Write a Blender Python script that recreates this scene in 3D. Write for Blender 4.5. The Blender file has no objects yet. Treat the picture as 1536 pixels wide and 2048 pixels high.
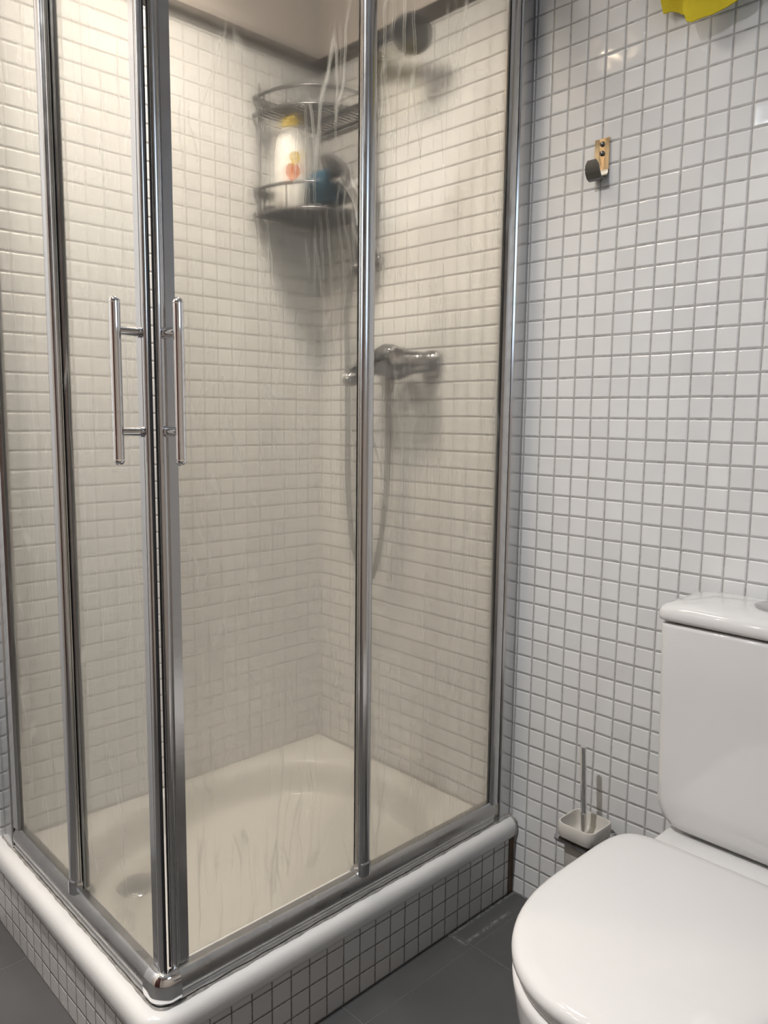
import bpy, bmesh, math, random
from mathutils import Vector, Matrix

random.seed(7)
S = bpy.context.scene
COL = S.collection
U = 0.041                      # one mosaic pitch in metres; geometry below is given in pitches

# ------------------------------------------------------------------ camera
cam_d = bpy.data.cameras.new('camera'); cam = bpy.data.objects.new('camera', cam_d); COL.objects.link(cam)
r_ = Vector((0.69398771, 0.71990622, 0.01077421)); u_ = Vector((-0.09543049, 0.07714172, 0.99244253)); f_ = Vector((-0.71363441, 0.68977111, -0.12223641))
M = Matrix((( r_.x, u_.x, -f_.x), (r_.y, u_.y, -f_.y), (r_.z, u_.z, -f_.z))).to_4x4()
M.translation = Vector((24.9937, -34.5125, 27.0137)) * U
cam.matrix_world = M
cam_d.sensor_fit = 'HORIZONTAL'; cam_d.sensor_width = 36; cam_d.lens = 1560.1 / 1536 * 36
cam_d.clip_start = 0.02
S.camera = cam

# ------------------------------------------------------------------ colour management, world, lights
S.view_settings.view_transform = 'Standard'
try: S.view_settings.look = 'None'
except Exception: pass
S.view_settings.gamma = 1; S.view_settings.use_curve_mapping = False
S.view_settings.exposure = -0.08
S.cycles.use_denoising = True
S.cycles.max_bounces = 7; S.cycles.transmission_bounces = 7; S.cycles.diffuse_bounces = 2; S.cycles.glossy_bounces = 4; S.cycles.transparent_max_bounces = 12
S.cycles.caustics_reflective = False; S.cycles.use_adaptive_sampling = True; S.cycles.adaptive_threshold = 0.06; S.cycles.adaptive_min_samples = 20
S.cycles.sample_clamp_indirect = 6.0

W = bpy.data.worlds.new('room_air'); S.world = W; W.use_nodes = True
W.node_tree.nodes['Background'].inputs[0].default_value = (0.75, 0.8, 0.9, 1); W.node_tree.nodes['Background'].inputs[1].default_value = 0.25

def area(name, loc, size, power, color, rot=(0, 0, 0), shape='SQUARE', sizey=None):
    d = bpy.data.lights.new(name, 'AREA'); d.energy = power; d.color = color; d.shape = shape; d.size = size * U
    if sizey: d.size_y = sizey * U
    o = bpy.data.objects.new(name, d); COL.objects.link(o); o.location = Vector(loc) * U; o.rotation_euler = rot
    return o
# (x, y, watts, colour, lamp radius, beam angle) of the recessed ceiling lamps
LAMPS = [(-12.4, -46.5, 4.0, (1.0, 0.86, 0.68), 0.45, 140),
         (-6.5, -14.0, 9.6, (1.0, 0.91, 0.80), 3.2, 115),
         (-13.4, -30.0, 5.0, (1.0, 0.80, 0.60), 0.7, 140),
         (2.8, -34.6, 26.0, (0.99, 0.985, 0.985), 0.9, 140),
         (-10.6, -59.4, 5.0, (0.86, 0.94, 1.0), 0.5, 150)]
CEIL = 59.0
area('cool_light_right', (39.0, -20.0, 42.0), 16, 4.0, (0.66, 0.82, 1.0), (0, math.radians(90), 0), 'RECTANGLE', 16)  # unseen cool source to the right, placed for the bluish tint on rim and wall

# ------------------------------------------------------------------ node helpers
def new_mat(name):
    m = bpy.data.materials.new(name); m.use_nodes = True
    nt = m.node_tree; nt.nodes.clear()
    out = nt.nodes.new('ShaderNodeOutputMaterial')
    return m, nt, out
class N:
    def __init__(s, nt): s.nt = nt
    def new(s, t, **kw):
        n = s.nt.nodes.new(t)
        for k, v in kw.items(): setattr(n, k, v)
        return n
    def link(s, a, b): s.nt.links.new(a, b)
    def put(s, sock, v):
        if hasattr(v, 'links') or isinstance(v, bpy.types.NodeSocket): s.link(v, sock)
        else: sock.default_value = v
    def m(s, op, a, b=None, c=None, clamp=False):
        n = s.new('ShaderNodeMath', operation=op); n.use_clamp = clamp
        s.put(n.inputs[0], a)
        if b is not None: s.put(n.inputs[1], b)
        if c is not None: s.put(n.inputs[2], c)
        return n.outputs[0]
    def ramp(s, v, lo, hi, a=0.0, b=1.0, smooth=True):
        n = s.new('ShaderNodeMapRange'); n.interpolation_type = 'SMOOTHSTEP' if smooth else 'LINEAR'
        s.put(n.inputs[0], v); s.put(n.inputs[1], lo); s.put(n.inputs[2], hi); s.put(n.inputs[3], a); s.put(n.inputs[4], b)
        return n.outputs[0]
    def mix(s, f, a, b):
        n = s.new('ShaderNodeMix', data_type='RGBA')
        s.put(n.inputs[0], f); s.put(n.inputs[6], a); s.put(n.inputs[7], b)
        return n.outputs[2]
    def pos(s):
        g = s.new('ShaderNodeNewGeometry'); x = s.new('ShaderNodeSeparateXYZ'); s.link(g.outputs['Position'], x.inputs[0])
        return g.outputs['Position'], x.outputs[0], x.outputs[1], x.outputs[2]
    def vec(s, x, y, z):
        n = s.new('ShaderNodeCombineXYZ')
        s.put(n.inputs[0], x); s.put(n.inputs[1], y); s.put(n.inputs[2], z)
        return n.outputs[0]
    def noise(s, v, scale, detail=3, rough=0.5):
        n = s.new('ShaderNodeTexNoise'); n.inputs['Scale'].default_value = scale; n.inputs['Detail'].default_value = detail; n.inputs['Roughness'].default_value = rough
        if v is not None: s.link(v, n.inputs['Vector'])
        return n.outputs[0]
    def bsdf(s, base=(0.8, 0.8, 0.8, 1), rough=0.5, metal=0.0, **kw):
        n = s.new('ShaderNodeBsdfPrincipled')
        s.put(n.inputs['Base Color'], base); s.put(n.inputs['Roughness'], rough); s.put(n.inputs['Metallic'], metal)
        for k, v in kw.items(): s.put(n.inputs[k.replace('_', ' ')], v)
        return n
    def bump(s, h, dist, strength=1.0, normal=None):
        n = s.new('ShaderNodeBump'); n.inputs['Distance'].default_value = dist; n.inputs['Strength'].default_value = strength
        s.link(h, n.inputs['Height'])
        if normal is not None: s.link(normal, n.inputs['Normal'])
        return n.outputs[0]
def rgb(r, g, b): return (r, g, b, 1)

def simple(name, col, rough=0.4, metal=0.0, var=0.04, nscale=6, bump=0.0, bscale=80, coat=0.0, **kw):
    m, nt, out = new_mat(name); n = N(nt)
    P, x, y, z = n.pos()
    nz = n.noise(P, nscale, 3)
    c2 = tuple(max(0, c * (1 - var * 2)) for c in col) + (1,)
    base = n.mix(nz, rgb(*col), c2)
    ro = n.m('ADD', rough, n.m('MULTIPLY', n.m('SUBTRACT', nz, 0.5), rough * 0.35))
    b = n.bsdf(base, ro, metal, **kw)
    if coat: b.inputs['Coat Weight'].default_value = coat; b.inputs['Coat Roughness'].default_value = 0.05
    if bump: n.link(n.bump(n.noise(P, bscale, 2), bump), b.inputs['Normal'])
    n.link(b.outputs[0], out.inputs[0])
    return m

def tile_mat(name, ua, uo, vo=0.0, tile=(0.80, 0.80, 0.80), grout=(0.43, 0.42, 0.41), gw=0.036, grime=0.35, top=None, tilt=1.0, wet=0.0):
    """square mosaic in object space: ua = which axis runs along the wall, uo/vo = offsets in pitches"""
    m, nt, out = new_mat(name); n = N(nt)
    P, x, y, z = n.pos()
    u = n.m('SUBTRACT', n.m('DIVIDE', (x, y)[ua], U), uo)
    v = n.m('SUBTRACT', n.m('DIVIDE', z, U), vo)
    wob = n.m('MULTIPLY', n.m('SUBTRACT', n.noise(P, 9, 0), 0.5), 0.05)
    u = n.m('ADD', u, wob); v = n.m('ADD', v, wob)
    fu = n.m('FRACT', u); fv = n.m('FRACT', v)
    cu = n.m('FLOOR', u); cv = n.m('FLOOR', v)
    wn = n.new('ShaderNodeTexWhiteNoise', noise_dimensions='2D'); n.link(n.vec(cu, cv, 0), wn.inputs['Vector'])
    sep = n.new('ShaderNodeSeparateColor'); n.link(wn.outputs['Color'], sep.inputs[0])
    du = n.m('MINIMUM', fu, n.m('SUBTRACT', 1.0, fu)); dv = n.m('MINIMUM', fv, n.m('SUBTRACT', 1.0, fv))
    rag = n.m('MULTIPLY', n.m('SUBTRACT', n.noise(P, 120, 0), 0.5), 0.02)
    d = n.m('ADD', n.m('MINIMUM', du, dv), rag)
    g = n.ramp(d, gw * 0.75, gw * 1.25, 1.0, 0.0)                       # 1 in grout
    edge = n.ramp(d, gw * 0.8, gw * 0.8 + 0.07, 0.0, 1.0)
    h = n.m('MULTIPLY', edge, 0.0011)
    tu = n.m('MULTIPLY', n.m('MULTIPLY', n.m('SUBTRACT', sep.outputs[0], 0.5), fu), 0.0009 * tilt)
    tv = n.m('MULTIPLY', n.m('MULTIPLY', n.m('SUBTRACT', sep.outputs[1], 0.5), fv), 0.0009 * tilt)
    wav = n.m('MULTIPLY', n.noise(P, 30, 0), 0.0004)
    h = n.m('ADD', h, n.m('ADD', n.m('ADD', tu, tv), wav))
    tint = n.ramp(sep.outputs[2], 0, 1, 0.95, 1.03, False)
    tc = n.new('ShaderNodeVectorMath', operation='SCALE'); tc.inputs[0].default_value = tile; n.link(tint, tc.inputs['Scale'])
    gn = n.noise(P, 45, 2, 0.65)
    gc = n.mix(n.m('MULTIPLY', n.ramp(gn, 0.45, 0.75), grime), rgb(*grout), rgb(0.10, 0.085, 0.07))
    base = n.mix(g, tc.outputs[0], gc)
    rough = n.m('ADD', n.m('MULTIPLY', g, 0.6), n.m('ADD', n.ramp(n.noise(P, 14, 1), 0.3, 0.75, 0.055, 0.13), n.m('MULTIPLY', n.m('LESS_THAN', x, -0.5 * U), 0.18)))
    b = n.bsdf(base, rough); b.inputs['IOR'].default_value = 1.52
    n.link(n.bump(h, 1.0), b.inputs['Normal'])
    sh = b.outputs[0]
    if top:                                                            # painted plaster above the border row
        p = n.bsdf(rgb(*top[1]), 0.32); n.link(n.bump(n.noise(P, 25, 3), 0.0006), p.inputs['Normal'])
        ms = n.new('ShaderNodeMixShader'); n.put(ms.inputs[0], n.m('GREATER_THAN', z, top[0] * U)); n.link(sh, ms.inputs[1]); n.link(p.outputs[0], ms.inputs[2])
        sh = ms.outputs[0]
    n.link(sh, out.inputs[0])
    return m

def floor_mat():
    m, nt, out = new_mat('dark_grey_floor_tile'); n = N(nt)
    P, x, y, z = n.pos()
    u = n.m('DIVIDE', n.m('ADD', x, 13.0 * U), 14.7 * U); v = n.m('DIVIDE', n.m('ADD', y, 5.3 * U), 7.6 * U)
    fu = n.m('FRACT', u); fv = n.m('FRACT', v)
    du = n.m('MULTIPLY', n.m('MINIMUM', fu, n.m('SUBTRACT', 1.0, fu)), 14.7)
    dv = n.m('MULTIPLY', n.m('MINIMUM', fv, n.m('SUBTRACT', 1.0, fv)), 7.6)
    d = n.m('MINIMUM', du, dv)
    g = n.ramp(d, 0.015, 0.045, 1.0, 0.0)
    nz = n.noise(P, 5, 4)
    base = n.mix(nz, rgb(0.066, 0.066, 0.067), rgb(0.10, 0.098, 0.096))
    # limescale left along the plinth and the joint beside the wall
    dx = n.m('ABSOLUTE', n.m('SUBTRACT', n.m('DIVIDE', x, U), 1.25)); ly = n.m('DIVIDE', y, U)
    band = n.m('MULTIPLY', n.ramp(dx, 0.0, 0.16, 1.0, 0.0), n.m('MULTIPLY', n.m('GREATER_THAN', ly, -5.4), n.m('LESS_THAN', ly, -1.6)))
    dx2 = n.m('ABSOLUTE', n.m('SUBTRACT', n.m('DIVIDE', x, U), 0.3))
    band2 = n.m('MULTIPLY', n.ramp(dx2, 0.0, 0.18, 1.0, 0.0), n.m('GREATER_THAN', ly, -5.6))
    dy2 = n.m('ABSOLUTE', n.m('ADD', ly, 5.45))
    band3 = n.m('MULTIPLY', n.ramp(dy2, 0.0, 0.14, 1.0, 0.0), n.m('LESS_THAN', n.m('DIVIDE', x, U), 1.4))
    sc = n.m('MULTIPLY', n.m('MAXIMUM', band, n.m('MAXIMUM', band2, band3)), n.ramp(n.noise(P, 90, 4, 0.7), 0.35, 0.7))
    base = n.mix(n.m('MULTIPLY', sc, 0.6), base, rgb(0.36, 0.36, 0.35))
    base = n.mix(g, base, rgb(0.11, 0.108, 0.105))
    b = n.bsdf(base, n.ramp(n.noise(P, 8, 3), 0.3, 0.7, 0.42, 0.6))
    n.link(n.bump(n.m('SUBTRACT', n.m('MULTIPLY', n.noise(P, 160, 3), 0.00012), n.m('MULTIPLY', g, 0.0006)), 1.0), b.inputs['Normal'])
    n.link(b.outputs[0], out.inputs[0])
    return m

def pane_mat(name, ax, seed, haze=0.20):
    """shower glass clouded by condensation: fine mist, running drops and clearer wiped streaks"""
    m, nt, out = new_mat(name); n = N(nt)
    P, x, y, z = n.pos()
    u = n.m('ADD', (x, y)[ax], seed)
    # meandering of the runs
    w1 = n.m('SUBTRACT', n.noise(n.vec(n.m('MULTIPLY', u, 7), n.m('MULTIPLY', z, 5), seed), 1.0, 1, 0.5), 0.5)
    w2 = n.m('SUBTRACT', n.noise(n.vec(n.m('MULTIPLY', u, 40), n.m('MULTIPLY', z, 22), seed), 1.0, 0, 0.5), 0.5)
    uu = n.m('ADD', u, n.m('ADD', n.m('MULTIPLY', w1, 0.055), n.m('MULTIPLY', w2, 0.008)))
    def runs(su, sz, off, lo, hi):
        vo = n.new('ShaderNodeTexVoronoi', feature='DISTANCE_TO_EDGE', voronoi_dimensions='2D'); vo.inputs['Scale'].default_value = 1.0
        vo.inputs['Randomness'].default_value = 1.0
        n.link(n.vec(n.m('MULTIPLY', uu, su), n.m('ADD', n.m('MULTIPLY', z, sz), off), 0), vo.inputs['Vector'])
        return n.ramp(vo.outputs[0], lo, hi, 1.0, 0.0)
    a = runs(26, 1.6, 0.3, 0.008, 0.036)
    b_ = runs(55, 4.0, 7.7, 0.02, 0.07)
    am = n.ramp(n.noise(n.vec(n.m('MULTIPLY', u, 9), n.m('MULTIPLY', z, 3.2), 5.1), 1.0, 0), 0.5, 0.62)
    bm = n.ramp(n.noise(n.vec(n.m('MULTIPLY', u, 14), n.m('MULTIPLY', z, 6), 9.7), 1.0, 0), 0.5, 0.62)
    run = n.m('MAXIMUM', n.m('MULTIPLY', a, am), n.m('MULTIPLY', n.m('MULTIPLY', b_, bm), 0.6))
    fine = n.noise(n.vec(n.m('MULTIPLY', u, 260), n.m('MULTIPLY', z, 90), seed), 1.0, 0, 0.5)
    low = n.ramp(z, 12 * U, 34 * U, 1.0, 0.0)                           # soap scum thickens towards the tray
    rough = n.m('ADD', 0.42, n.m('MULTIPLY', low, 0.22))
    rough = n.m('SUBTRACT', rough, n.m('MULTIPLY', run, 0.25))
    h = n.m('ADD', n.m('MULTIPLY', run, 0.0014), n.m('MULTIPLY', fine, 0.0002))
    h = n.m('ADD', h, n.m('MULTIPLY', n.noise(n.vec(n.m('MULTIPLY', u, 22), n.m('MULTIPLY', z, 4), 1.3), 1.0, 0), 0.0022))
    nor = n.bump(h, 1.0)
    gl = n.new('ShaderNodeBsdfRefraction'); gl.distribution = 'BECKMANN'; gl.inputs['Color'].default_value = rgb(0.985, 0.968, 0.93); gl.inputs['IOR'].default_value = 1.022
    n.link(rough, gl.inputs['Roughness']); n.link(nor, gl.inputs['Normal'])
    tr = n.new('ShaderNodeBsdfTransparent'); tr.inputs[0].default_value = rgb(0.985, 0.968, 0.93)
    mx = n.new('ShaderNodeMixShader'); n.put(mx.inputs[0], 0.64); n.link(gl.outputs[0], mx.inputs[1]); n.link(tr.outputs[0], mx.inputs[2])
    # mist scatters light both ways
    df = n.new('ShaderNodeBsdfDiffuse'); df.inputs[0].default_value = rgb(0.80, 0.80, 0.77); 
    tl = n.new('ShaderNodeBsdfTranslucent'); tl.inputs[0].default_value = rgb(0.80, 0.80, 0.77); 
    sc = n.new('ShaderNodeMixShader'); n.put(sc.inputs[0], 0.65); n.link(df.outputs[0], sc.inputs[1]); n.link(tl.outputs[0], sc.inputs[2])
    hz = n.m('ADD', haze * 0.12, n.m('MULTIPLY', n.ramp(z, 4 * U, 40 * U, 1.0, 0.0), haze * 0.7))
    hz = n.m('ADD', hz, n.m('MULTIPLY', run, 0.25))
    m2 = n.new('ShaderNodeMixShader'); n.link(hz, m2.inputs[0]); n.link(mx.outputs[0], m2.inputs[1]); n.link(sc.outputs[0], m2.inputs[2])
    gs = n.new('ShaderNodeBsdfGlossy'); gs.inputs['Roughness'].default_value = 0.05
    fr = n.new('ShaderNodeFresnel'); fr.inputs[0].default_value = 1.35
    gsf = n.m('MULTIPLY', fr.outputs[0], 0.22)
    m3 = n.new('ShaderNodeMixShader'); n.link(gsf, m3.inputs[0]); n.link(m2.outputs[0], m3.inputs[1]); n.link(gs.outputs[0], m3.inputs[2])
    n.link(m3.outputs[0], out.inputs[0])
    return m

def metal_mat(name, col, rough, brush=0.0, dirt=0.0, aniso=0.0):
    m, nt, out = new_mat(name); n = N(nt)
    P, x, y, z = n.pos()
    nz = n.noise(P, 18, 3)
    base = rgb(*col)
    if dirt: base = n.mix(n.m('MULTIPLY', n.ramp(n.noise(P, 60, 4, 0.7), 0.5, 0.75), dirt), base, rgb(0.35, 0.33, 0.30))
    b = n.bsdf(base, n.ramp(nz, 0.3, 0.7, rough * 0.8, rough * 1.25, False), 1.0)
    if aniso: b.inputs['Anisotropic'].default_value = aniso
    if brush: n.link(n.bump(n.noise(P, 400, 2), brush), b.inputs['Normal'])
    n.link(b.outputs[0], out.inputs[0])
    return m

def emit_mat(name, col, st):
    m, nt, out = new_mat(name); n = N(nt)
    e = n.new('ShaderNodeEmission'); e.inputs[0].default_value = rgb(*col); e.inputs[1].default_value = st
    n.link(e.outputs[0], out.inputs[0]); return m

ALU = metal_mat('satin_aluminium', (0.60, 0.60, 0.605), 0.20, 0.00001)
ALU_D = metal_mat('track_aluminium', (0.50, 0.495, 0.49), 0.30, 0.00002, 0.3)
CHROME = metal_mat('chrome', (0.86, 0.86, 0.87), 0.05)
CHROME_W = metal_mat('worn_chrome', (0.62, 0.62, 0.64), 0.12, 0, 0.25)
NICKEL = metal_mat('polished_brass_nickel', (0.90, 0.70, 0.46), 0.14)
FITTING = metal_mat('limescaled_chrome_darkened', (0.24, 0.24, 0.255), 0.14, 0, 0.3)  # base darkened to stand in for dim room reflections; limescale specks on top
STEEL_D = metal_mat('dark_steel', (0.16, 0.16, 0.155), 0.3)
CERAM = simple('toilet_ceramic', (0.72, 0.71, 0.70), 0.05, var=0.01, coat=0.3)
SEATP = simple('toilet_lid_plastic', (0.71, 0.695, 0.685), 0.07, var=0.01)
ACRYL = simple('tray_enamel', (0.76, 0.745, 0.725), 0.18, var=0.03, nscale=20)
CUP = simple('cream_ceramic', (0.62, 0.59, 0.54), 0.22, var=0.03)
RUBBER = simple('black_rubber', (0.012, 0.012, 0.014), 0.5)
SILIC = simple('grimy_sealant', (0.52, 0.49, 0.45), 0.6, var=0.4, nscale=70, bump=0.002, bscale=150)
GROUTB = simple('brown_grout', (0.20, 0.13, 0.075), 0.8, var=0.35, nscale=60, bump=0.001)
WHITEP = simple('white_plastic', (0.78, 0.78, 0.76), 0.3)
BOTTLE = simple('white_bottle_plastic', (0.86, 0.85, 0.82), 0.25)
YELCAP = simple('yellow_cap_plastic', (0.85, 0.62, 0.10), 0.35)
ORANGE = simple('orange_print', (0.75, 0.22, 0.06), 0.4)
BLUE = simple('blue_sponge', (0.018, 0.085, 0.15), 0.9, var=0.3, nscale=60, bump=0.006, bscale=90)
CLOTH = simple('yellow_cloth', (0.78, 0.62, 0.01), 0.75, var=0.12, nscale=30, bump=0.0006, bscale=500)
WIRE = metal_mat('caddy_wire', (0.17, 0.17, 0.18), 0.3)
SHELF = simple('grey_shelf_plastic', (0.08, 0.08, 0.088), 0.35)
CREAM = simple('cream_seal', (0.80, 0.74, 0.62), 0.35)
PLASTER = simple('ceiling_paint', (0.80, 0.79, 0.77), 0.8, bump=0.0005)
BORDER = simple('dark_taupe_border_tile', (0.085, 0.078, 0.072), 0.22, var=0.1)
DOORW = simple('dark_red_wood', (0.085, 0.022, 0.014), 0.35, var=0.2, nscale=12)
FRAMEW = simple('dark_wood_frame', (0.05, 0.018, 0.012), 0.4, var=0.2)
REDD = simple('tap_marking_dark', (0.05, 0.05, 0.055), 0.3)
T_BACK = tile_mat('mosaic_back_wall', 0, 0.0, top=(50.15, (0.78, 0.71, 0.66)))
T_LEFT = tile_mat('mosaic_left_wall', 1, 0.0, grout=(0.50, 0.49, 0.47), top=(50.15, (0.78, 0.71, 0.66)))
T_FAR = T_FAR2 = simple('beige_far_wall_paint', (0.58, 0.51, 0.45), 0.6)
T_CR = tile_mat('mosaic_plinth_right_shaded', 1, -0.77, tile=(0.63, 0.61, 0.59), grout=(0.10, 0.085, 0.075), gw=0.022, grime=0.6, tilt=0.4)  # tile colour darkened for the shade low on the plinth; brown grout is its own
T_CL = tile_mat('mosaic_plinth_left_shaded', 0, 0.08, tile=(0.63, 0.61, 0.59), grout=(0.12, 0.10, 0.09), gw=0.022, grime=0.6, tilt=0.4)  # same shade put into the tile colour on the front face
FLOOR = floor_mat()
PANE_R = pane_mat('misted_glass_right', 1, 3.17); PANE_L = pane_mat('misted_glass_left', 0, 8.41, 0.18)

# ------------------------------------------------------------------ mesh helpers
def obj(name, bm, mat, parent=None, smooth=None, kind=None):
    bmesh.ops.remove_doubles(bm, verts=bm.verts, dist=1e-6)
    bmesh.ops.recalc_face_normals(bm, faces=bm.faces)
    for v in bm.verts: v.co *= U
    if parent is not None:
        off = parent.location.copy()
        for v in bm.verts: v.co -= off if parent.parent is None else (off + parent.parent.location)
    me = bpy.data.meshes.new(name); bm.to_mesh(me); bm.free()
    for mm in (mat if isinstance(mat, (list, tuple)) else [mat]): me.materials.append(mm)
    o = bpy.data.objects.new(name, me); COL.objects.link(o)
    if parent is not None: o.parent = parent
    if smooth is not None:
        for p in me.polygons: p.use_smooth = True
        try: me.set_sharp_from_angle(angle=math.radians(smooth))
        except Exception: pass
    if kind: o['kind'] = kind
    return o
def tag(o, label, cat, group=None):
    o['label'] = label; o['category'] = cat
    if group: o['group'] = group
    return o
def thing(name, label, cat, loc, group=None):
    o = bpy.data.objects.new(name, None); COL.objects.link(o); o.location = Vector(loc) * U; o.empty_display_size = 0.03
    return tag(o, label, cat, group)
def BM(): return bmesh.new()
def box(bm, x0, x1, y0, y1, z0, z1, bev=0.0, seg=2):
    vs = [bm.verts.new((x, y, z)) for x in (x0, x1) for y in (y0, y1) for z in (z0, z1)]
    fs = [(0, 1, 3, 2), (4, 6, 7, 5), (0, 4, 5, 1), (2, 3, 7, 6), (0, 2, 6, 4), (1, 5, 7, 3)]
    F = [bm.faces.new([vs[i] for i in f]) for f in fs]
    if bev:
        es = list({e for f in F for e in f.edges})
        bmesh.ops.bevel(bm, geom=es, offset=bev, segments=seg, affect='EDGES', profile=0.5)
    return bm
def loft(bm, rings, cap0=True, cap1=True):
    R = [[bm.verts.new(p) for p in r] for r in rings]
    n = len(R[0])
    for a, b in zip(R, R[1:]):
        for i in range(n):
            j = (i + 1) % n
            bm.faces.new((a[i], a[j], b[j], b[i]))
    if cap0: bm.faces.new(R[0][::-1])
    if cap1: bm.faces.new(R[-1])
    return bm
def frame_of(t):
    t = t.normalized(); a = Vector((0, 0, 1)) if abs(t.z) < 0.9 else Vector((1, 0, 0))
    n = t.cross(a).normalized(); return n, t.cross(n).normalized()
def tube(bm, pts, rad, seg=12, cap=True):
    pts = [Vector(p) for p in pts]; n = len(pts)
    rads = rad if isinstance(rad, (list, tuple)) else [rad] * n
    rings = []; nn = None
    for i, p in enumerate(pts):
        t = (pts[min(i + 1, n - 1)] - pts[max(i - 1, 0)]).normalized()
        if nn is None: nn, bb = frame_of(t)
        else:
            nn = (nn - t * nn.dot(t)).normalized(); bb = t.cross(nn)
        rings.append([p + (nn * math.cos(a) + bb * math.sin(a)) * rads[i] for a in [2 * math.pi * k / seg for k in range(seg)]])
    return loft(bm, rings, cap, cap)
def lathe(bm, prof, center, axis='z', seg=32):
    """prof: (radius, height) pairs along axis"""
    c = Vector(center); rings = []
    for r, h in prof:
        ring = []
        for k in range(seg):
            a = 2 * math.pi * k / seg; p, q = r * math.cos(a), r * math.sin(a)
            ring.append(c + (Vector((p, q, h)) if axis == 'z' else Vector((p, h, q)) if axis == 'y' else Vector((h, p, q))))
        rings.append(ring)
    return loft(bm, rings)
def sweep(bm, path, prof, closed_prof=True):
    """path: (x, y, nx, ny) in plan, prof: (d, z) with d along the outward normal"""
    rings = [[(x + nx * d, y + ny * d, z) for d, z in prof] for x, y, nx, ny in path]
    return loft(bm, rings)
def spline(pts, n=10):
    P = [Vector(p) for p in pts]; P = [P[0] * 2 - P[1]] + P + [P[-1] * 2 - P[-2]]; o = []
    for i in range(1, len(P) - 2):
        for k in range(n):
            t = k / n; a, b, c, d = P[i - 1], P[i], P[i + 1], P[i + 2]
            o.append(0.5 * ((2 * b) + (c - a) * t + (2 * a - 5 * b + 4 * c - d) * t * t + (3 * b - a - 3 * c + d) * t ** 3))
    o.append(P[-2]); return o

# ------------------------------------------------------------------ the room
XL, XB, YF = -17.25, 40.0, -62.0
def slab(name, x0, x1, y0, y1, z0, z1, m): return obj(name, box(BM(), x0, x1, y0, y1, z0, z1), m, kind='structure')
slab('floor', XL - 3, XB + 3, YF - 3, 3, -3, 0, FLOOR)
slab('ceiling', XL - 3, XB + 3, YF - 3, 3, CEIL, CEIL + 2, PLASTER)
slab('wall_back', XL - 3, XB + 3, 0, 3, 0, CEIL, T_BACK)
slab('wall_left', XL - 3, XL, YF, 0, 0, CEIL, T_LEFT)
slab('wall_right', XB, XB + 3, YF, 0, 0, CEIL, T_FAR2)
slab('wall_front', XL, XB, YF - 3, YF, 0, CEIL, T_FAR)
slab('trim_1', XL + 0.06, XB, -0.07, 0.0, 49.2, 50.12, BORDER)
slab('trim_2', XL, XL + 0.06, YF, 0, 49.2, 50.12, BORDER)
d = obj('door_1', box(BM(), 2, 21, YF, YF + 0.8, 0, 50, 0.08), DOORW, kind='structure')
bm = BM(); box(bm, 0.2, 2, YF, YF + 1.2, 0, 51.6); box(bm, 21, 22.8, YF, YF + 1.2, 0, 51.6); box(bm, 2, 21, YF, YF + 1.2, 50, 51.6)
obj('door_frame', bm, FRAMEW, d)
bm = BM(); tube(bm, [(4, YF + .8, 25), (4, YF + 2, 25), (7, YF + 2, 25)], 0.25); obj('door_handle', bm, CHROME, d, 40)

# ceiling lamps
for i, (lx, ly, wt, lc, lr, beam) in enumerate(LAMPS):
    t = thing('ceiling_downlight', ['round recessed ceiling lamp near the left wall, second from the door wall', 'wide round ceiling lamp directly over the shower', 'round recessed ceiling lamp beside the left wall just outside the shower', 'round recessed ceiling lamp in the middle of the ceiling in front of the shower', 'round recessed ceiling lamp in the far corner close to the door wall'][i], 'lamp', (lx, ly, CEIL), 'recessed ceiling lamps')
    bm = BM(); lathe(bm, [(lr, -0.02), (lr + 0.35, -0.08), (lr + 0.4, 0.0), (lr, 0.0)], (lx, ly, CEIL), seg=32); obj('trim_ring', bm, CHROME, t, 30)
    bm = BM(); lathe(bm, [(lr, -0.10), (lr, -0.085)], (lx, ly, CEIL), seg=32); obj('lamp_disc', bm, emit_mat('lamp_glow', lc, 12.0), t)
    la = area('lamp_light', (lx, ly, CEIL - 0.2), 2 * lr, wt, lc, shape='DISK'); la.data.spread = math.radians(beam)

# ------------------------------------------------------------------ shower base
XR, YL = -0.10, -21.78            # outer faces of the enclosure rails
CX, CY = 0.165, -22.21            # outer faces of the tiled plinth
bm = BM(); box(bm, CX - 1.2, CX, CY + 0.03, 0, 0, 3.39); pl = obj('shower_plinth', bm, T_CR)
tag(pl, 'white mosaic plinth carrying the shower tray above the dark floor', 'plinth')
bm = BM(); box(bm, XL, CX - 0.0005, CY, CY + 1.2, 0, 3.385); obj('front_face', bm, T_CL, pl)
bm = BM(); box(bm, CX, CX + 0.05, -0.40, 0.0, 0.0, 3.36, 0.02); obj('corner_grout', bm, GROUTB, pl)

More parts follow.
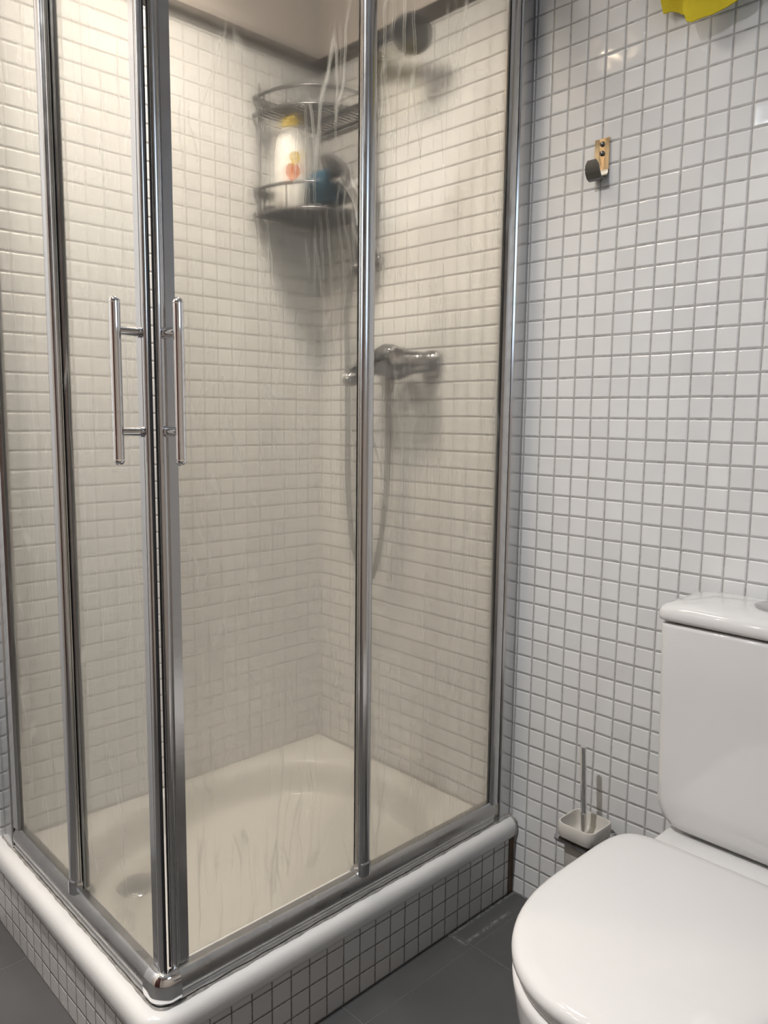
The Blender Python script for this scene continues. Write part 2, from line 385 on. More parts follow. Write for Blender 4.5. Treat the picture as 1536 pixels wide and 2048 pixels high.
tray = thing('shower_tray', 'white enamel shower tray with rounded rim and oval basin', 'shower tray', (-8.6, -11, 3.4))
def corner_path(x0, y0, r, s_right=0.0, s_left=0.0, n=12):
    """from the back wall down the right side, round the corner, along the left side"""
    p = [(x0, s_right, 1, 0)] + [(x0, s_right + (y0 + r - s_right) * k / 20, 1, 0) for k in range(1, 20)] + [(x0, y0 + r, 1, 0)]
    cx, cy = x0 - r, y0 + r
    for k in range(1, n):
        a = -math.pi / 2 * k / n; p.append((cx + r * math.cos(a), cy + r * math.sin(a), math.cos(a), math.sin(a)))
    p.append((cx, y0, 0, -1)); p += [(cx + (XL + s_left - cx) * k / 20, y0, 0, -1) for k in range(1, 21)]
    return p
rim = [(-0.5, 3.42), (0.02, 3.40), (0.12, 3.42), (0.20, 3.50), (0.255, 3.66), (0.28, 3.88), (0.265, 4.1), (0.20, 4.30), (0.09, 4.44), (-0.06, 4.52), (-0.25, 4.55), (-0.9, 4.55), (-1.25, 4.45), (-1.3, 3.6), (-0.5, 3.5)]
bm = BM(); sweep(bm, corner_path(CX, CY, 0.75, 0.0, 0.0), rim); obj('rim', bm, ACRYL, tray, 60)
# basin: height field
bm = BM(); NX, NY = 110, 140; gx0, gx1, gy0, gy1 = XL + 0.001, CX - 1.1, CY + 1.1, -0.001
g = []
for j in range(NY + 1):
    row = []
    for i in range(NX + 1):
        x = gx0 + (gx1 - gx0) * i / NX; y = gy0 + (gy1 - gy0) * j / NY
        q = (abs((x + 8.75) / 7.5) ** 2.6 + abs((y + 10.9) / 9.5) ** 2.6) ** (1 / 2.6)
        t = min(1, max(0, (1.0 - q) / 0.095)); t = t * t * (3 - 2 * t)
        fl = 1.7 + 0.03 * math.hypot(x + 12.3, y + 16.6)
        deck = 4.1 + 0.36 * min(1, max(0, 1 - (gx1 - x) / 1.4, 1 - (y - gy0) / 1.4)) ** 2
        row.append(bm.verts.new((x, y, deck * (1 - t) + fl * t)))
    g.append(row)
for j in range(NY):
    for i in range(NX): bm.faces.new((g[j][i], g[j][i + 1], g[j + 1][i + 1], g[j + 1][i]))
obj('basin', bm, ACRYL, tray, 60)
bm = BM(); lathe(bm, [(1.1, 0.0), (1.1, 0.06), (1.0, 0.14), (0.5, 0.18), (0.0001, 0.18)], (-12.3, -16.6, 1.70), seg=40); dr = obj('drain_cover', bm, CHROME_W, tray, 40)
# sealant beads
bm = BM()
pth = corner_path(XR + 0.03, YL - 0.03, 0.5)
fine = []
for a, b in zip(pth, pth[1:]):
    for k in range(6):
        t = k / 6; fine.append(tuple(a[i] + (b[i] - a[i]) * t for i in range(4)))
rings = []
for i, (x, y, nx, ny) in enumerate(fine):
    q = x * 1.3 - y * 1.1; w = 0.07 + 0.02 * math.sin(q * 2.3) + 0.015 * math.sin(q * 6.1 + 1); hh = 4.62 + 0.02 * math.sin(q * 3.7 + 2)
    rings.append([(x + nx * (-0.05), y + ny * (-0.05), 4.5), (x + nx * (0.03 + w), y + ny * (0.03 + w), 4.5), (x + nx * (0.02 + w * 0.6), y + ny * (0.02 + w * 0.6), 4.5 + (hh - 4.5) * 0.6), (x + nx * 0.0, y + ny * 0.0, hh)])
loft(bm, rings); obj('frame_sealant', bm, SILIC, tray, 50)
bm = BM(); box(bm, XL, CX - 0.9, -0.12, 0.0, 4.05, 4.2, 0.03); box(bm, XL, XL + 0.12, CY + 0.8, 0, 4.05, 4.2, 0.03); obj('wall_sealant', bm, SILIC, tray)
bm = BM(); sweep(bm, [(CX, -.16, 1, 0), (CX, -.001, 1, 0)], [(-.3, 3.35), (.03, 3.34), (.15, 3.37), (.26, 3.48), (.32, 3.7), (.345, 3.9), (.32, 4.13), (.25, 4.36), (.1, 4.5), (-.3, 4.58)]); obj('end_sealant', bm, SILIC, tray)

# ------------------------------------------------------------------ shower enclosure (fixed frame)
def PR(s, d, z): return (XR + d, -s, z)
def PL(s, d, z): return (XL + s, YL - d, z)
def ext(bm, F, pts, z0, z1):
    """upright extrusion of a plan outline given as (s, d)"""
    return loft(bm, [[F(s, d, z0) for s, d in pts], [F(s, d, z1) for s, d in pts]])
TOP = 50.2
enc = thing('shower_enclosure', 'corner shower enclosure frame with satin aluminium posts and misted fixed glass panes', 'shower enclosure', (-0.4, -21.4, 4.6))
rail = [(-.55, 4.56), (-.02, 4.56), (.01, 4.60), (.01, 4.80), (-.05, 4.86), (-.05, 4.92), (.02, 4.96), (.06, 5.06), (.075, 5.2), (.06, 5.36), (.015, 5.5), (-.05, 5.61), (-.13, 5.69), (-.2, 5.74), (-.28, 5.75), (-.55, 5.75)]
def straight(F, s0, s1, n=2):
    o = []
    for k in range(n + 1):
        s = s0 + (s1 - s0) * k / n; a = F(s, 0, 0); b = F(s, 1, 0); o.append((a[0], a[1], b[0] - a[0], b[1] - a[1]))
    return o
for F, e0, e1 in ((PR, 1.5, 20.9), (PL, 1.9, 16.05)):
    bm = BM(); sweep(bm, straight(F, e0, e1), rail); obj('bottom_rail', bm, ALU_D, enc, 35)
    bm = BM(); sweep(bm, straight(F, 1.0, e1 + .5), [(dd, z + TOP - 4.9) for dd, z in rail]); obj('top_rail', bm, ALU_D, enc, 35)
# chrome corner covers
def cap_path(r):
    p = [(XR, -20.86, 1, 0), (XR, YL + r + .15, 1, 0), (XR, YL + r, 1, 0)]; cx, cy = XR - r, YL + r
    for k in range(1, 16):
        a = -math.pi / 2 * k / 16; p.append((cx + r * math.cos(a), cy + r * math.sin(a), math.cos(a), math.sin(a)))
    return p + [(cx, YL, 0, -1), (cx - .15, YL, 0, -1), (-1.12, YL, 0, -1)]
capf = [(-.35, 4.62), (-.02, 4.62), (.05, 4.66), (.10, 4.80), (.125, 5.0), (.135, 5.2), (.115, 5.4), (.06, 5.58), (-.02, 5.72), (-.12, 5.80), (-.22, 5.83), (-.35, 5.82)]
for dz in (0, TOP - 4.9):
    bm = BM(); sweep(bm, cap_path(0.62), [(a, b + dz) for a, b in capf]); obj('corner_cover', bm, CHROME, enc, 50)
# wall profiles
for F, w in ((PR, 1.12), (PL, 1.75)):
    bm = BM(); ext(bm, F, [(0, -.6), (0, .02), (w - .25, .06), (w - .08, .04), (w, -.02), (w, -.6)], 4.56, TOP + 1.2); obj('wall_profile', bm, ALU, enc, 30)
    bm = BM(); ext(bm, F, [(w + .02, -.5), (w + .02, -.04), (w + .1, .0), (w + .35, -.02), (w + .5, -.08), (w + .58, -.2), (w + .58, -.5)], 5.6 if w < 1.5 else 5.76, TOP); obj('pane_frame', bm, ALU, enc, 30)
    bm = BM(); ext(bm, F, [(w + .58, -.34), (w + .58, -.24), (w + .66, -.24), (w + .66, -.34)], 5.76, TOP); obj('pane_gasket', bm, RUBBER, enc)
# fixed panes and their free-edge posts
for F, s0, s1, pm in ((PR, 1.72, 10.95, PANE_R), (PL, 2.35, 8.9, PANE_L)):
    bm = BM(); ext(bm, F, [(s0, -.34), (s0, -.22), (s1, -.22), (s1, -.34)], 5.74, TOP); obj('glass_pane', bm, pm, enc)
    a = s1 - .12
    def prof(w0, w1):
        n = []
        W_ = w1 - w0
        for k in range(9):
            t = k / 8; n.append((w0 + W_ * t, -.13 + .15 * math.sin(math.pi * t) ** 0.6))
        return [(w0, -.36)] + n + [(w1 + .01, -.17), (w1 + .05, -.19), (w1 + .05, -.23), (w1 + .01, -.25), (w1 + .01, -.28), (w1 + .05, -.30), (w1 + .05, -.35), (w1 + .01, -.38), (w1, -.40)]
    bm = BM(); ext(bm, F, prof(a, a + .68), 6.15, TOP); po = obj('free_edge_post', bm, ALU, enc, 40)
    bm = BM(); ext(bm, F, [(a + .66, -.45), (a + .66, -.40), (a + .73, -.40), (a + .73, -.45)], 6.1, TOP); obj('post_gasket', bm, RUBBER, po)
    bm = BM()
    pc = [(a - .04, -.38)] + [(a - .04 + .78 * t / 8, -.10 + .19 * math.sin(math.pi * t / 8) ** .6) for t in range(9)] + [(a + .74, -.38)]
    loft(bm, [[F(s + (.34 + a - s) * .08, dd, 5.60) for s, dd in pc], [F(s, dd, 5.68) for s, dd in pc], [F(s, dd, 6.12) for s, dd in pc], [F(s + (.34 + a - s) * .06, dd, 6.2) for s, dd in pc]])
    obj('post_foot', bm, CHROME_W, enc, 35)
# ------------------------------------------------------------------ sliding doors
def door(F, s0, s1, pm, label, Fh):
    """s0 = trailing stile, s1 = leading edge at the corner"""
    c = F((s0 + s1) / 2, -.45, 5.8)
    t = thing('sliding_shower_door', label, 'shower door', c, 'sliding corner shower doors')
    bm = BM(); ext(bm, F, [(s0 + .3, -.50), (s0 + .3, -.40), (s1 - .45, -.40), (s1 - .45, -.50)], 5.95, TOP - .6); obj('glass_pane', bm, pm, t)
    # leading stile: round nose and flat wing
    nose = [(s1 - .20 + .16 * math.cos(a), -.41 + .12 * math.sin(a)) for a in [math.pi * (1 - k / 12) for k in range(13)]]
    outline = [(s1 - .80, -.52), (s1 - .80, -.37), (s1 - .42, -.36), (s1 - .38, -.40)] + nose + [(s1 - .04, -.52)]
    bm = BM(); ext(bm, F, outline, 5.80, TOP - .5); st = obj('leading_stile', bm, ALU, t, 40)
    bm = BM(); ext(bm, F, ([(s1 - .03, -.50), (s1 - .03, -.42), (s1 + .04, -.43), (s1 + .04, -.50)] if F is PL else [(s1 - .06, -.50), (s1 - .06, -.42), (s1 - .01, -.42), (s1 - .01, -.50)]), 5.82, TOP - .5); obj('magnetic_gasket', bm, RUBBER, st)
    bm = BM(); ext(bm, F, [(s0 - .1, -.66), (s0 - .1, -.46), (s0 + .05, -.42), (s0 + .45, -.42), (s0 + .52, -.5), (s0 + .52, -.66)], 5.7, TOP - .5); rs = obj('trailing_stile', bm, ALU, t, 40)
    bm = BM(); ext(bm, F, [(s0 + .53, -.62), (s0 + .53, -.48), (s0 + .60, -.48), (s0 + .60, -.62)], 5.9, TOP - .5); obj('stile_gasket', bm, RUBBER, rs)
    # bottom guide block behind the rail
    bm = BM()
    pr = [(s0 - .1, 5.75), (s0 - .1, 5.35)] + [(s0 + .35 + .35 * math.cos(a), 5.25 + .3 * math.sin(a)) for a in [math.pi + .1 + (math.pi) * k / 8 for k in range(9)]] + [(s0 + .72, 5.6), (s0 + .52, 5.75)]
    loft(bm, [[F(s, -.62, z) for s, z in pr], [F(s, -.84, z) for s, z in pr]]); obj('guide_block', bm, CHROME_W, t, 30)
    # bar handle
    hs = s1 - (1.02 if F is PR else 1.02) + (0.0)
    hs, hd, z0, z1 = Fh
    bm = BM(); tube(bm, [F(hs, hd, z0 + .22), F(hs, hd, z1 - .22)], .19, 24); h = obj('bar_handle', bm, CHROME, t, 40)
    for zz, sg in ((z0 + .22, -1), (z1 - .22, 1)):
        ring = []
        for k in range(8):
            a = math.pi / 2 * k / 7.01; ring.append((.2 * math.cos(a), zz + sg * (.02 + .2 * math.sin(a))))
        bm = BM()
        c0 = F(hs, hd, 0)
        lathe(bm, [(r, z) for r, z in ring], (c0[0], c0[1], 0), seg=24); obj('end_cap', bm, CHROME, h, 50)
    for zz in (z0 + 1.18, z1 - 1.14):
        bm = BM(); tube(bm, [F(hs, -.36, zz), F(hs, hd - .1, zz)], .16, 20); obj('handle_mount', bm, CHROME, h, 40)
        bm = BM(); tube(bm, [F(hs, -.36, zz), F(hs, -.20, zz)], .2, 20); obj('mount_collar', bm, CHROME_W, h, 40)
    return t
door(PR, 10.75, 21.07, PANE_R, 'right-hand sliding shower door facing the toilet, leading edge at the corner with chrome bar handle', (20.70, .60, 25.2, 30.95))
door(PL, 9.1, 16.88, PANE_L, 'left-hand sliding shower door, narrow misted pane with chrome bar handle left of the corner', (16.45, .57, 25.2, 30.95))

# ------------------------------------------------------------------ shower fittings
def P3(*a): return Vector(a)
mx = thing('shower_mixer_tap', 'chrome lever mixer tap on the tiled wall behind the misted glass', 'tap', (-8.5, 0, 30))
bm = BM(); lathe(bm, [(0.55, 0), (0.62, .25), (0.68, .9), (0.72, 1.3), (0.85, 1.7), (0.98, 2.2), (0.98, 2.8), (0.85, 3.3), (0.72, 3.7), (0.66, 4.1), (0.6, 4.6), (.5, 4.8)], (-10.9, -1.5, 30.1), 'x', 32); obj('body', bm, FITTING, mx, 40)
for x in (-6.75, -10.4):
    bm = BM(); lathe(bm, [(.0001, 0), (.85, 0), (.85, -.1), (.7, -.4), (.42, -.55), (.40, -1.1), (.0001, -1.1)], (x, 0, 30.05), 'y', 32); obj('wall_flange', bm, FITTING, mx, 40)
bm = BM(); lathe(bm, [(.0001, -.2), (.75, -.2), (.78, .25), (.6, .6), (.3, .78), (.0001, .82)], (-8.5, -1.75, 30.4), 'z', 28); obj('cartridge_dome', bm, FITTING, mx, 40)
bm = BM(); tube(bm, spline([(-8.5, -2.0, 30.85), (-8.5, -3.2, 30.3), (-8.5, -4.4, 29.4), (-8.5, -5.15, 28.85)], 6), [.42, .42, .40, .38, .38, .37, .36, .36, .35, .35, .36, .38, .40, .42, .43, .43, .42, .40, .34], 16); obj('lever', bm, FITTING, mx, 50)
bm = BM(); lathe(bm, [(.32, -.2), (.32, -.9), (.27, -1.2), (.0001, -1.2)], (-8.9, -1.5, 29.6), 'z', 20); obj('hose_outlet', bm, FITTING, mx, 40)

rl = thing('shower_riser_rail', 'upright chrome riser rail on the wall behind the glass, half hidden by the aluminium post', 'shower rail', (-11.42, 0, 36.2))
bm = BM(); tube(bm, [(-11.42, -0.9, 36.3), (-11.42, -0.9, 48.9)], .27, 20); obj('pole', bm, FITTING, rl, 40)
for z in (36.6, 48.4):
    bm = BM(); tube(bm, [(-11.42, 0, z), (-11.42, -0.92, z)], .30, 20); lathe(bm, [(.0001, 0), (.42, 0), (.40, -.2), (.0001, -.25)], (-11.42, 0, z), 'y', 24); obj('wall_bracket', bm, FITTING, rl, 40)
bm = BM(); tube(bm, [(-11.42, -0.9, 36.1), (-11.42, -0.9, 37.0)], .42, 20); tube(bm, [(-11.42, -0.9, 36.2), (-12.0, -1.5, 36.0)], .34, 14); obj('lower_clamp', bm, SHELF, rl, 40)
bm = BM(); tube(bm, [(-11.42, -0.9, 39.6), (-11.42, -0.9, 40.9)], .42, 20); tube(bm, [(-11.42, -0.9, 40.2), (-11.25, -1.95, 39.6)], .34, 16); obj('slider', bm, FITTING, rl, 40)
bm = BM(); tube(bm, spline([(-11.42, -0.9, 48.4), (-10.2, -1.4, 48.6), (-8.4, -1.9, 48.5), (-6.9, -2.0, 48.2)], 6), .34, 14)
obj('swan_arm', bm, FITTING, rl, 40)
bm = BM(); c = Vector((-6.65, -2.1, 47.85)); ax = Vector((.35, -.55, -.75)).normalized(); n1, n2 = frame_of(ax)
loft(bm, [[c + ax * h + (n1 * math.cos(k * math.pi / 14) + n2 * math.sin(k * math.pi / 14)) * r for k in range(28)] for r, h in ((.25, -.5), (.55, -.3), (.95, 0), (1.1, .3), (1.1, .5), (.9, .58), (.1, .58))]); obj('fixed_head', bm, SHELF, rl, 40)

hs = thing('hand_shower', 'chrome hand shower with dark round head, tilted in its slider beside the blue sponge', 'hand shower', (-11.2, -2.1, 39.0))
bm = BM(); tube(bm, spline([(-11.2, -1.75, 38.4), (-11.2, -2.0, 39.6), (-11.25, -2.6, 40.5), (-11.3, -3.35, 41.1)], 6), [.26, .27, .28, .29, .3, .32, .33, .33, .34, .34, .35, .35, .36, .38, .4, .44, .48, .52, .55], 16); obj('handle', bm, CHROME, hs, 50)
bm = BM(); c = Vector((-11.35, -3.5, 41.3)); ax = Vector((-.25, -.55, -.6)).normalized(); n1, n2 = frame_of(ax)
loft(bm, [[c + ax * h + (n1 * math.cos(k * math.pi / 14) + n2 * math.sin(k * math.pi / 14)) * r for k in range(28)] for r, h in ((.2, -.45), (.75, -.3), (1.1, 0), (1.15, .2), (1.0, .32), (.1, .34))]); obj('spray_head', bm, SHELF, hs, 40)

bm = BM()
hp = spline([(-11.2, -1.75, 38.3), (-11.6, -1.6, 37.2), (-12.6, -1.3, 35.0), (-13.05, -1.2, 33.0), (-12.95, -1.2, 30.0), (-12.85, -1.25, 26.5), (-12.75, -1.3, 23.0), (-12.3, -1.35, 19.4), (-11.4, -1.4, 17.2), (-10.6, -1.45, 16.75), (-9.9, -1.5, 17.6), (-9.35, -1.5, 19.8), (-9.0, -1.5, 22.5), (-8.85, -1.5, 25.5), (-8.9, -1.5, 28.5)], 26)
tube(bm, hp, [.185 + .025 * math.sin(i * 2.1) for i in range(len(hp))], 12); tag(obj('shower_hose', bm, FITTING, None, 60), 'flexible metal shower hose hanging in a long loop behind the glass', 'hose')

# corner caddy
cd = thing('corner_shelf', 'two-tier wire corner shelf fixed in the shower corner behind misted glass', 'corner shelf', (XL, 0, 39.2))
def arc(R, z, n=24, off=0.12, ex=2.5):
    o = []
    for k in range(n + 1):
        a = math.pi / 2 * k / n; c_, s_ = max(0, math.cos(a)) ** (2 / ex), max(0, math.sin(a)) ** (2 / ex)
        o.append((XL + off + R * c_, -off - R * s_, z))
    return o
for z0, z1, dark in ((39.35, 40.85, True), (45.25, 46.3, False)):
    bm = BM(); tube(bm, arc(5.2, z1), .10, 10); tube(bm, [(XL + .12, -.12, z1), (XL + 5.3, -.12, z1)], .09, 8); tube(bm, [(XL + .12, -.12, z1), (XL + .12, -5.3, z1)], .09, 8); obj('upper_ring', bm, WIRE, cd, 60)
    pa = arc(5.2, z0)
    if not dark:
        bm = BM()
        for k in range(1, 14):
            x = XL + .12 + k * .38; lim = min(5.25, (5.2 ** 2.5 - (k * .38) ** 2.5) ** (1 / 2.5) if k * .38 < 5.2 else .3)
            tube(bm, [(x, -.12, z0), (x, -.12 - lim, z0)], .06, 6)
        box(bm, XL + .1, XL + 5.2, -.3, -.1, z0 - .06, z0 + .06); obj('shelf_grid', bm, WIRE, cd, 60)
    else:
        bm = BM(); loft(bm, [[(XL + .05, -.05, z0 - .12)] + [(x, y, z0 - .12) for x, y, z in pa], [(XL + .05, -.05, z0 + .06)] + [(x, y, z0 + .06) for x, y, z in pa]]); obj('shelf_plate', bm, SHELF if dark else metal_mat('grey_shelf_metal', (0.30, 0.29, 0.28), 0.45), cd, 30)
    bm = BM(); tube(bm, pa, .13, 10); obj('shelf_edge', bm, WIRE, cd, 60)
    for k in (2, 7, 12, 17, 22):
        a, b = arc(5.2, z0, 24)[k], arc(5.2, z1, 24)[k]
        bm = BM(); tube(bm, [a, b], .07, 8); obj('rail_stay', bm, WIRE, cd, 60)
for x, y in ((XL + .12, -4.9), (XL + 4.9, -.12)):
    bm = BM(); tube(bm, [(x, y, 39.4), (x, y, 47.2)], .1, 8); obj('upright', bm, WIRE, cd, 60)

bt = thing('shampoo_bottle', 'tall white plastic bottle with yellow cap standing on the lower corner shelf', 'bottle', (-15.45, -3.8, 39.45))
def oval(cx, cy, a, b, z, n=28, rot=-.75):
    o = []
    for k in range(n):
        t = 2 * math.pi * k / n; x, y = a * math.cos(t), b * math.sin(t)
        o.append((cx + x * math.cos(rot) - y * math.sin(rot), cy + x * math.sin(rot) + y * math.cos(rot), z))
    return o
bprof = [(0, .86), (.12, .95), (1.2, .99), (2.6, 1.0), (3.6, .97), (4.3, .85), (4.8, .66), (5.05, .48), (5.1, .42)]
ROT = math.atan2(.72, .69)
bm = BM(); loft(bm, [oval(-15.45, -3.8, r, r * .62, 39.45 + z, rot=ROT) for z, r in bprof]); obj('bottle_body', bm, BOTTLE, bt, 60)
bm = BM(); loft(bm, [oval(-15.45, -3.8, r, r * .75, 44.5 + z, rot=ROT) for z, r in ((0, .5), (.1, .52), (.55, .46), (.65, .3))]); obj('cap', bm, YELCAP, bt, 50)
for nm, zc, hw, hh, mt, off in (('orange_motif', 2.35, .42, .5, ORANGE, .22), ('yellow_motif', 3.15, .3, .4, YELCAP, .35)):
    bm = BM(); ra = []
    for q in (1.0, .8, .6, .4, .2, .02):
        ring = []
        for k in range(24):
            t = 2 * math.pi * k / 24; uu = off + hw * q * math.cos(t); zz = zc + hh * q * math.sin(t) * (1 + .12 * math.sin(3 * t))
            v = -.62 * math.sqrt(max(0, 1 - uu * uu)) - .016
            ring.append((-15.45 + uu * math.cos(ROT) - v * math.sin(ROT), -3.8 + uu * math.sin(ROT) + v * math.cos(ROT), 39.45 + zz))
        ra.append(ring)
    loft(bm, ra, False, True); bmesh.ops.solidify(bm, geom=bm.faces[:], thickness=.008); obj(nm, bm, mt, bt)

bm = BM(); bmesh.ops.create_icosphere(bm, subdivisions=5, radius=1.0)
for v in bm.verts:
    c = v.co; k = 1 + .07 * math.sin(9 * c.x + 3 * c.z) * math.sin(8 * c.y) + .05 * math.sin(23 * c.z + 11 * c.x)
    v.co = Vector((-13.4 + c.x * 1.4 * k, -2.6 + c.y * 1.3 * k, 40.6 + max(-1.17, c.z * 1.2 * k)))
tag(obj('bath_sponge', bm, BLUE, None, 70), 'rounded dark blue bath sponge on the lower corner shelf right of the bottle', 'sponge')

bm = BM(); box(bm, -16.9, -16.2, -4.9, -3.9, 39.44, 39.9, .12, 3)
tag(obj('soap_bar', bm, REDD, None, 50), 'small dark object lying left of the bottle on the lower corner shelf', 'soap')

# ------------------------------------------------------------------ wall hook
hk = thing('wall_hook', 'shiny metal coat hook screwed to the white mosaic wall', 'hook', (4.05, 0, 39.5))
bm = BM(); rings = []
for z, k in ((38.62, .0), (38.8, .03), (39.5, .02), (40.2, 0)):
    rings.append([(3.67, -.01, z), (4.43, -.01, z), (4.43, -.11, z), (4.24, -.10 + k, z), (4.05, -.09 + k * 1.6, z), (3.86, -.10 + k, z), (3.67, -.11, z)])
loft(bm, rings); obj('plate', bm, NICKEL, hk, 25)
bm = BM(); pr = [(-.06, 38.75), (-.12, 38.5), (-.28, 38.3), (-.5, 38.24), (-.7, 38.33), (-.85, 38.55), (-.92, 38.85), (-.94, 39.05)]
rings = []
for i, (y, z) in enumerate(pr):
    w = .38 if i < 6 else (.34 if i == 6 else .22); a, b = pr[max(0, i - 1)], pr[min(len(pr) - 1, i + 1)]
    ty, tz = b[0] - a[0], b[1] - a[1]; l = math.hypot(ty, tz); ny, nz = -tz / l * .04, ty / l * .04
    rings.append([(4.05 - w, y + ny, z + nz), (4.05 + w, y + ny, z + nz), (4.05 + w, y - ny, z - nz), (4.05 - w, y - ny, z - nz)])
loft(bm, rings); obj('hook_tongue', bm, STEEL_D, hk, 50)
for z in (39.95, 39.53):
    bm = BM(); lathe(bm, [(.0001, -.06), (.13, -.07), (.12, -.13), (.06, -.17), (.0001, -.18)], (4.06, 0, z), 'y', 20); obj('screw', bm, STEEL_D, hk, 50)

# ------------------------------------------------------------------ yellow cloth
bm = BM()
def lobe(hem, y0, ph):
    n = len(hem) - 1; H = 14; g = []
    for i in range(n * 5 + 1):
        t = i / 5; k = min(int(t), n - 1); f = t - k
        x = hem[k][0] + (hem[k + 1][0] - hem[k][0]) * f; zb = hem[k][1] + (hem[k + 1][1] - hem[k][1]) * f
        col = []
        for j in range(H + 1):
            s = j / H; z = zb + (48.4 - zb) * s; cx = 8.4
            xx = x + (cx - x) * s * .3
            yy = y0 - .10 * (1 + math.sin(xx * 2.2 + ph + s * 1.4)) - .05 * math.sin(z * 2.2 + xx)
            col.append((xx, yy, z))
        g.append(col + [(a, b + .06, c) for a, b, c in reversed(col)])
    loft(bm, g)
lobe([(6.85, 45.2), (6.98, 44.66), (7.3, 44.68), (7.6, 44.55), (7.83, 44.38), (8.0, 44.42), (8.22, 44.55), (8.65, 44.7), (9.3, 45.2)], -.3, 0)
lobe([(8.25, 44.9), (8.16, 44.2), (8.36, 43.7), (8.6, 43.58), (8.96, 43.64), (9.38, 43.66), (9.99, 43.78), (10.42, 43.85), (11.2, 44.4)], -.85, 1.5)
cl = obj('yellow_cloth', bm, CLOTH, None, 60)
tag(cl, 'bright yellow cloth hanging on the tiled wall at the top edge, only its hem visible', 'cloth')
bm = BM(); tube(bm, [(8.4, 0, 48.3), (8.4, -1.2, 48.3), (8.4, -1.3, 48.6)], .12, 10); tag(obj('cloth_peg', bm, CHROME, None, 40), 'small chrome peg on the tiled wall holding the yellow cloth', 'peg')

# ------------------------------------------------------------------ toilet brush
tb = thing('toilet_brush_holder', 'wall-mounted cream toilet brush holder on a metal bracket beside the toilet', 'toilet brush holder', (5.55, -1.45, 3.3))
def rsq(cx, cy, hx, hy, r, z, n=6):
    o = []
    for sx, sy, a0 in ((1, 1, 0), (-1, 1, 90), (-1, -1, 180), (1, -1, 270)):
        for k in range(n + 1):
            a = math.radians(a0 + 90 * k / n); o.append((cx + sx * (hx - r) + r * math.cos(a), cy + sy * (hy - r) + r * math.sin(a), z))
    return o
C = (5.55, -1.5)
bm = BM(); loft(bm, [rsq(*C, hw, hw, rr, z) for hw, rr, z in ((.62, .2, 3.2), (.70, .22, 3.3), (.76, .24, 6.1), (.95, .36, 6.16), (1.03, .42, 6.28), (1.06, .44, 6.6), (1.05, .44, 6.9), (1.02, .42, 6.97), (.96, .40, 6.97), (.92, .38, 6.85), (.86, .36, 6.35), (.7, .3, 6.15), (.3, .2, 6.12))]); obj('cup', bm, CUP, tb, 50)
bm = BM(); loft(bm, [rsq(*C, 1.18, 1.15, .4, 6.02), rsq(*C, 1.18, 1.15, .4, 6.13), rsq(*C, .80, .80, .28, 6.13), rsq(*C, .80, .80, .28, 6.02)], False, False); box(bm, 4.6, 6.5, -.42, 0, 5.98, 6.14, .03); obj('bracket', bm, CHROME_W, tb, 40)
br = thing('toilet_brush', 'toilet brush with slim upright chrome handle standing in the cream holder', 'toilet brush', (5.55, -1.5, 6.1))
bm = BM(); tube(bm, [(5.55, -1.5, 6.16), (5.29, -1.5, 10.72)], .155, 24); obj('handle', bm, CHROME, br, 40)
bm = BM(); tube(bm, [(5.29, -1.5, 10.72), (5.285, -1.5, 10.78), (5.285, -1.5, 10.80)], [.165, .165, .13], 24); obj('end_cap', bm, CHROME, br, 30)

# ------------------------------------------------------------------ toilet
tl = thing('toilet', 'white close-coupled toilet with closed lid beside the shower', 'toilet', (14.3, -8.5, 0))
TX = 14.3
def outline(sc=1.0, z=0.0, yb=-6.0, n=72, hb=4.15, dx=0.0, dy=0.0, fr=1.0):
    pts = []
    for k in range(n):
        t = 2 * math.pi * k / n; c, s = math.cos(t), math.sin(t)
        if s < 0:   # front half ellipse
            x = 4.3 * (abs(c) ** (2 / 2.2)) * (1 if c > 0 else -1); y = -11.0 - 5.75 * fr * (abs(s) ** (2 / 2.2))
        else:       # squarer rear
            e = 8.0; x = (4.3 - .15 * abs(s)) * (abs(c) ** (2 / e)) * (1 if c > 0 else -1); y = -11.0 + (yb + 11.0) * (abs(s) ** (2 / e))
        pts.append((TX + dx + x * sc, -11.2 + (y + 11.2) * sc + dy, z))
    return pts
bm = BM(); loft(bm, [outline(.95, 9.80), outline(.985, 9.82), outline(1.0, 9.92), outline(1.0, 10.08), outline(.992, 10.22), outline(.975, 10.32), outline(.945, 10.385), outline(.88, 10.43), outline(.7, 10.47), outline(.45, 10.50), outline(.2, 10.51), outline(.02, 10.51)]); obj('lid', bm, SEATP, tl, 60)
bm = BM(); loft(bm, [outline(.93, 9.48), outline(.965, 9.50), outline(.975, 9.62), outline(.965, 9.74), outline(.93, 9.78), outline(.72, 9.78), outline(.70, 9.5)]); obj('seat', bm, SEATP, tl, 60)
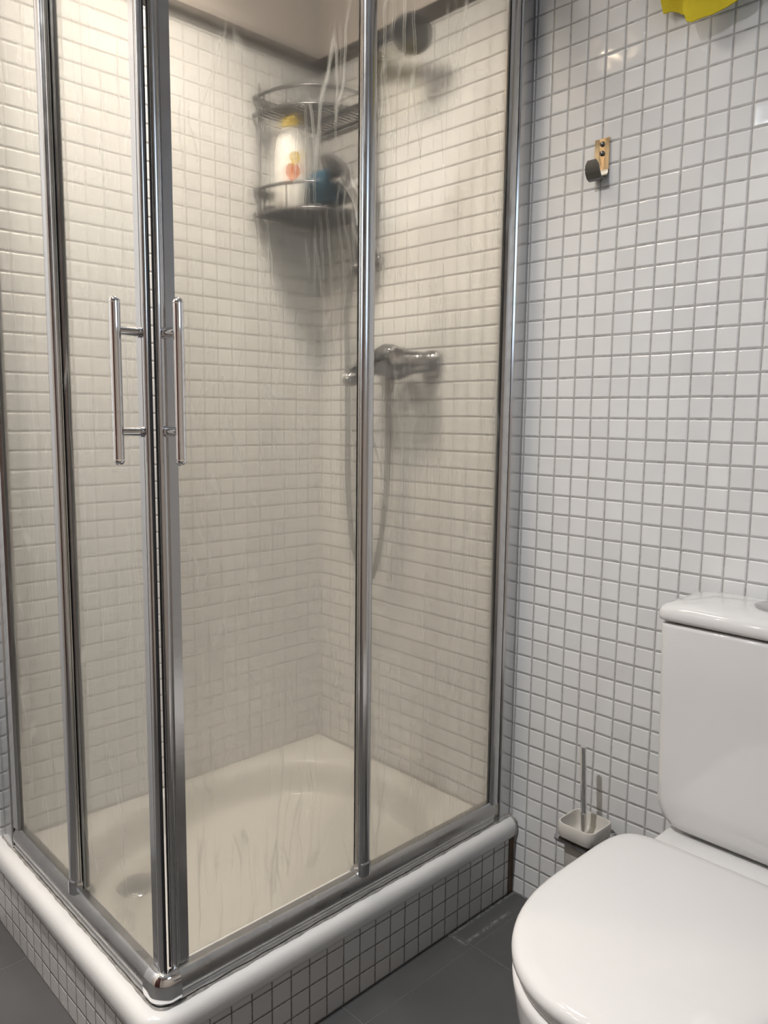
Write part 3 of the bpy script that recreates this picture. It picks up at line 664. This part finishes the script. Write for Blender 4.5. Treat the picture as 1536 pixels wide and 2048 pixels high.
for x in (12.3, 16.3):
    bm = BM(); tube(bm, [(x - .5, -5.85, 9.9), (x + .5, -5.85, 9.9)], .12, 16); obj('hinge', bm, SEATP, tl, 50)
rings = [outline(.97, 9.42), outline(.99, 9.30), outline(.985, 9.0), outline(.96, 8.2), outline(.92, 7.2), outline(.84, 6.0, dy=.6), outline(.72, 4.6, dy=1.2), outline(.62, 3.2, dy=1.8), outline(.57, 1.6, dy=2.1), outline(.58, .5, dy=2.1), outline(.60, 0.0, dy=2.1)]
bm = BM(); loft(bm, rings); obj('bowl', bm, CERAM, tl, 60)
bm = BM(); loft(bm, [rsq(TX, -3.6, hx, hy, rr, z) for hx, hy, rr, z in ((2.6, 3.0, .8, 5.0), (2.9, 3.2, .8, 7.5), (3.25, 3.35, .8, 8.8), (3.35, 3.4, .7, 9.6), (3.3, 3.38, .7, 9.78), (3.2, 3.3, .6, 9.84))]); obj('rear_deck', bm, CERAM, tl, 60)
bm = BM(); loft(bm, [rsq(TX, -2.4, hx, hy, rr, z, 8) for hx, hy, rr, z in ((2.6, 1.6, .5, 9.98), (3.0, 1.85, .6, 10.0), (3.35, 2.0, .6, 10.15), (3.6, 2.07, .6, 10.45), (3.74, 2.1, .55, 10.8), (3.8, 2.12, .5, 11.3), (3.9, 2.14, .45, 16), (3.97, 2.15, .42, 18.55), (3.95, 2.13, .42, 18.68), (3.85, 2.05, .4, 18.74))]); obj('cistern', bm, CERAM, tl, 60)
bm = BM(); loft(bm, [rsq(TX, -2.42, hx, hy, rr, z, 8) for hx, hy, rr, z in ((3.95, 2.1, .45, 18.82), (4.07, 2.2, .5, 18.86), (4.12, 2.24, .55, 19.0), (4.10, 2.23, .55, 19.2), (4.03, 2.17, .55, 19.36), (3.9, 2.05, .6, 19.46), (3.5, 1.75, .8, 19.56), (2.7, 1.2, .8, 19.64), (1.2, .6, .5, 19.67), (.1, .05, .03, 19.68))]); lid = obj('cistern_lid', bm, CERAM, tl, 60)
bm = BM(); lathe(bm, [(.95, 0), (.95, .1), (.8, .16), (.0001, .18)], (TX, -2.4, 19.62), 'z', 32); obj('flush_button', bm, CHROME_W, lid, 40)
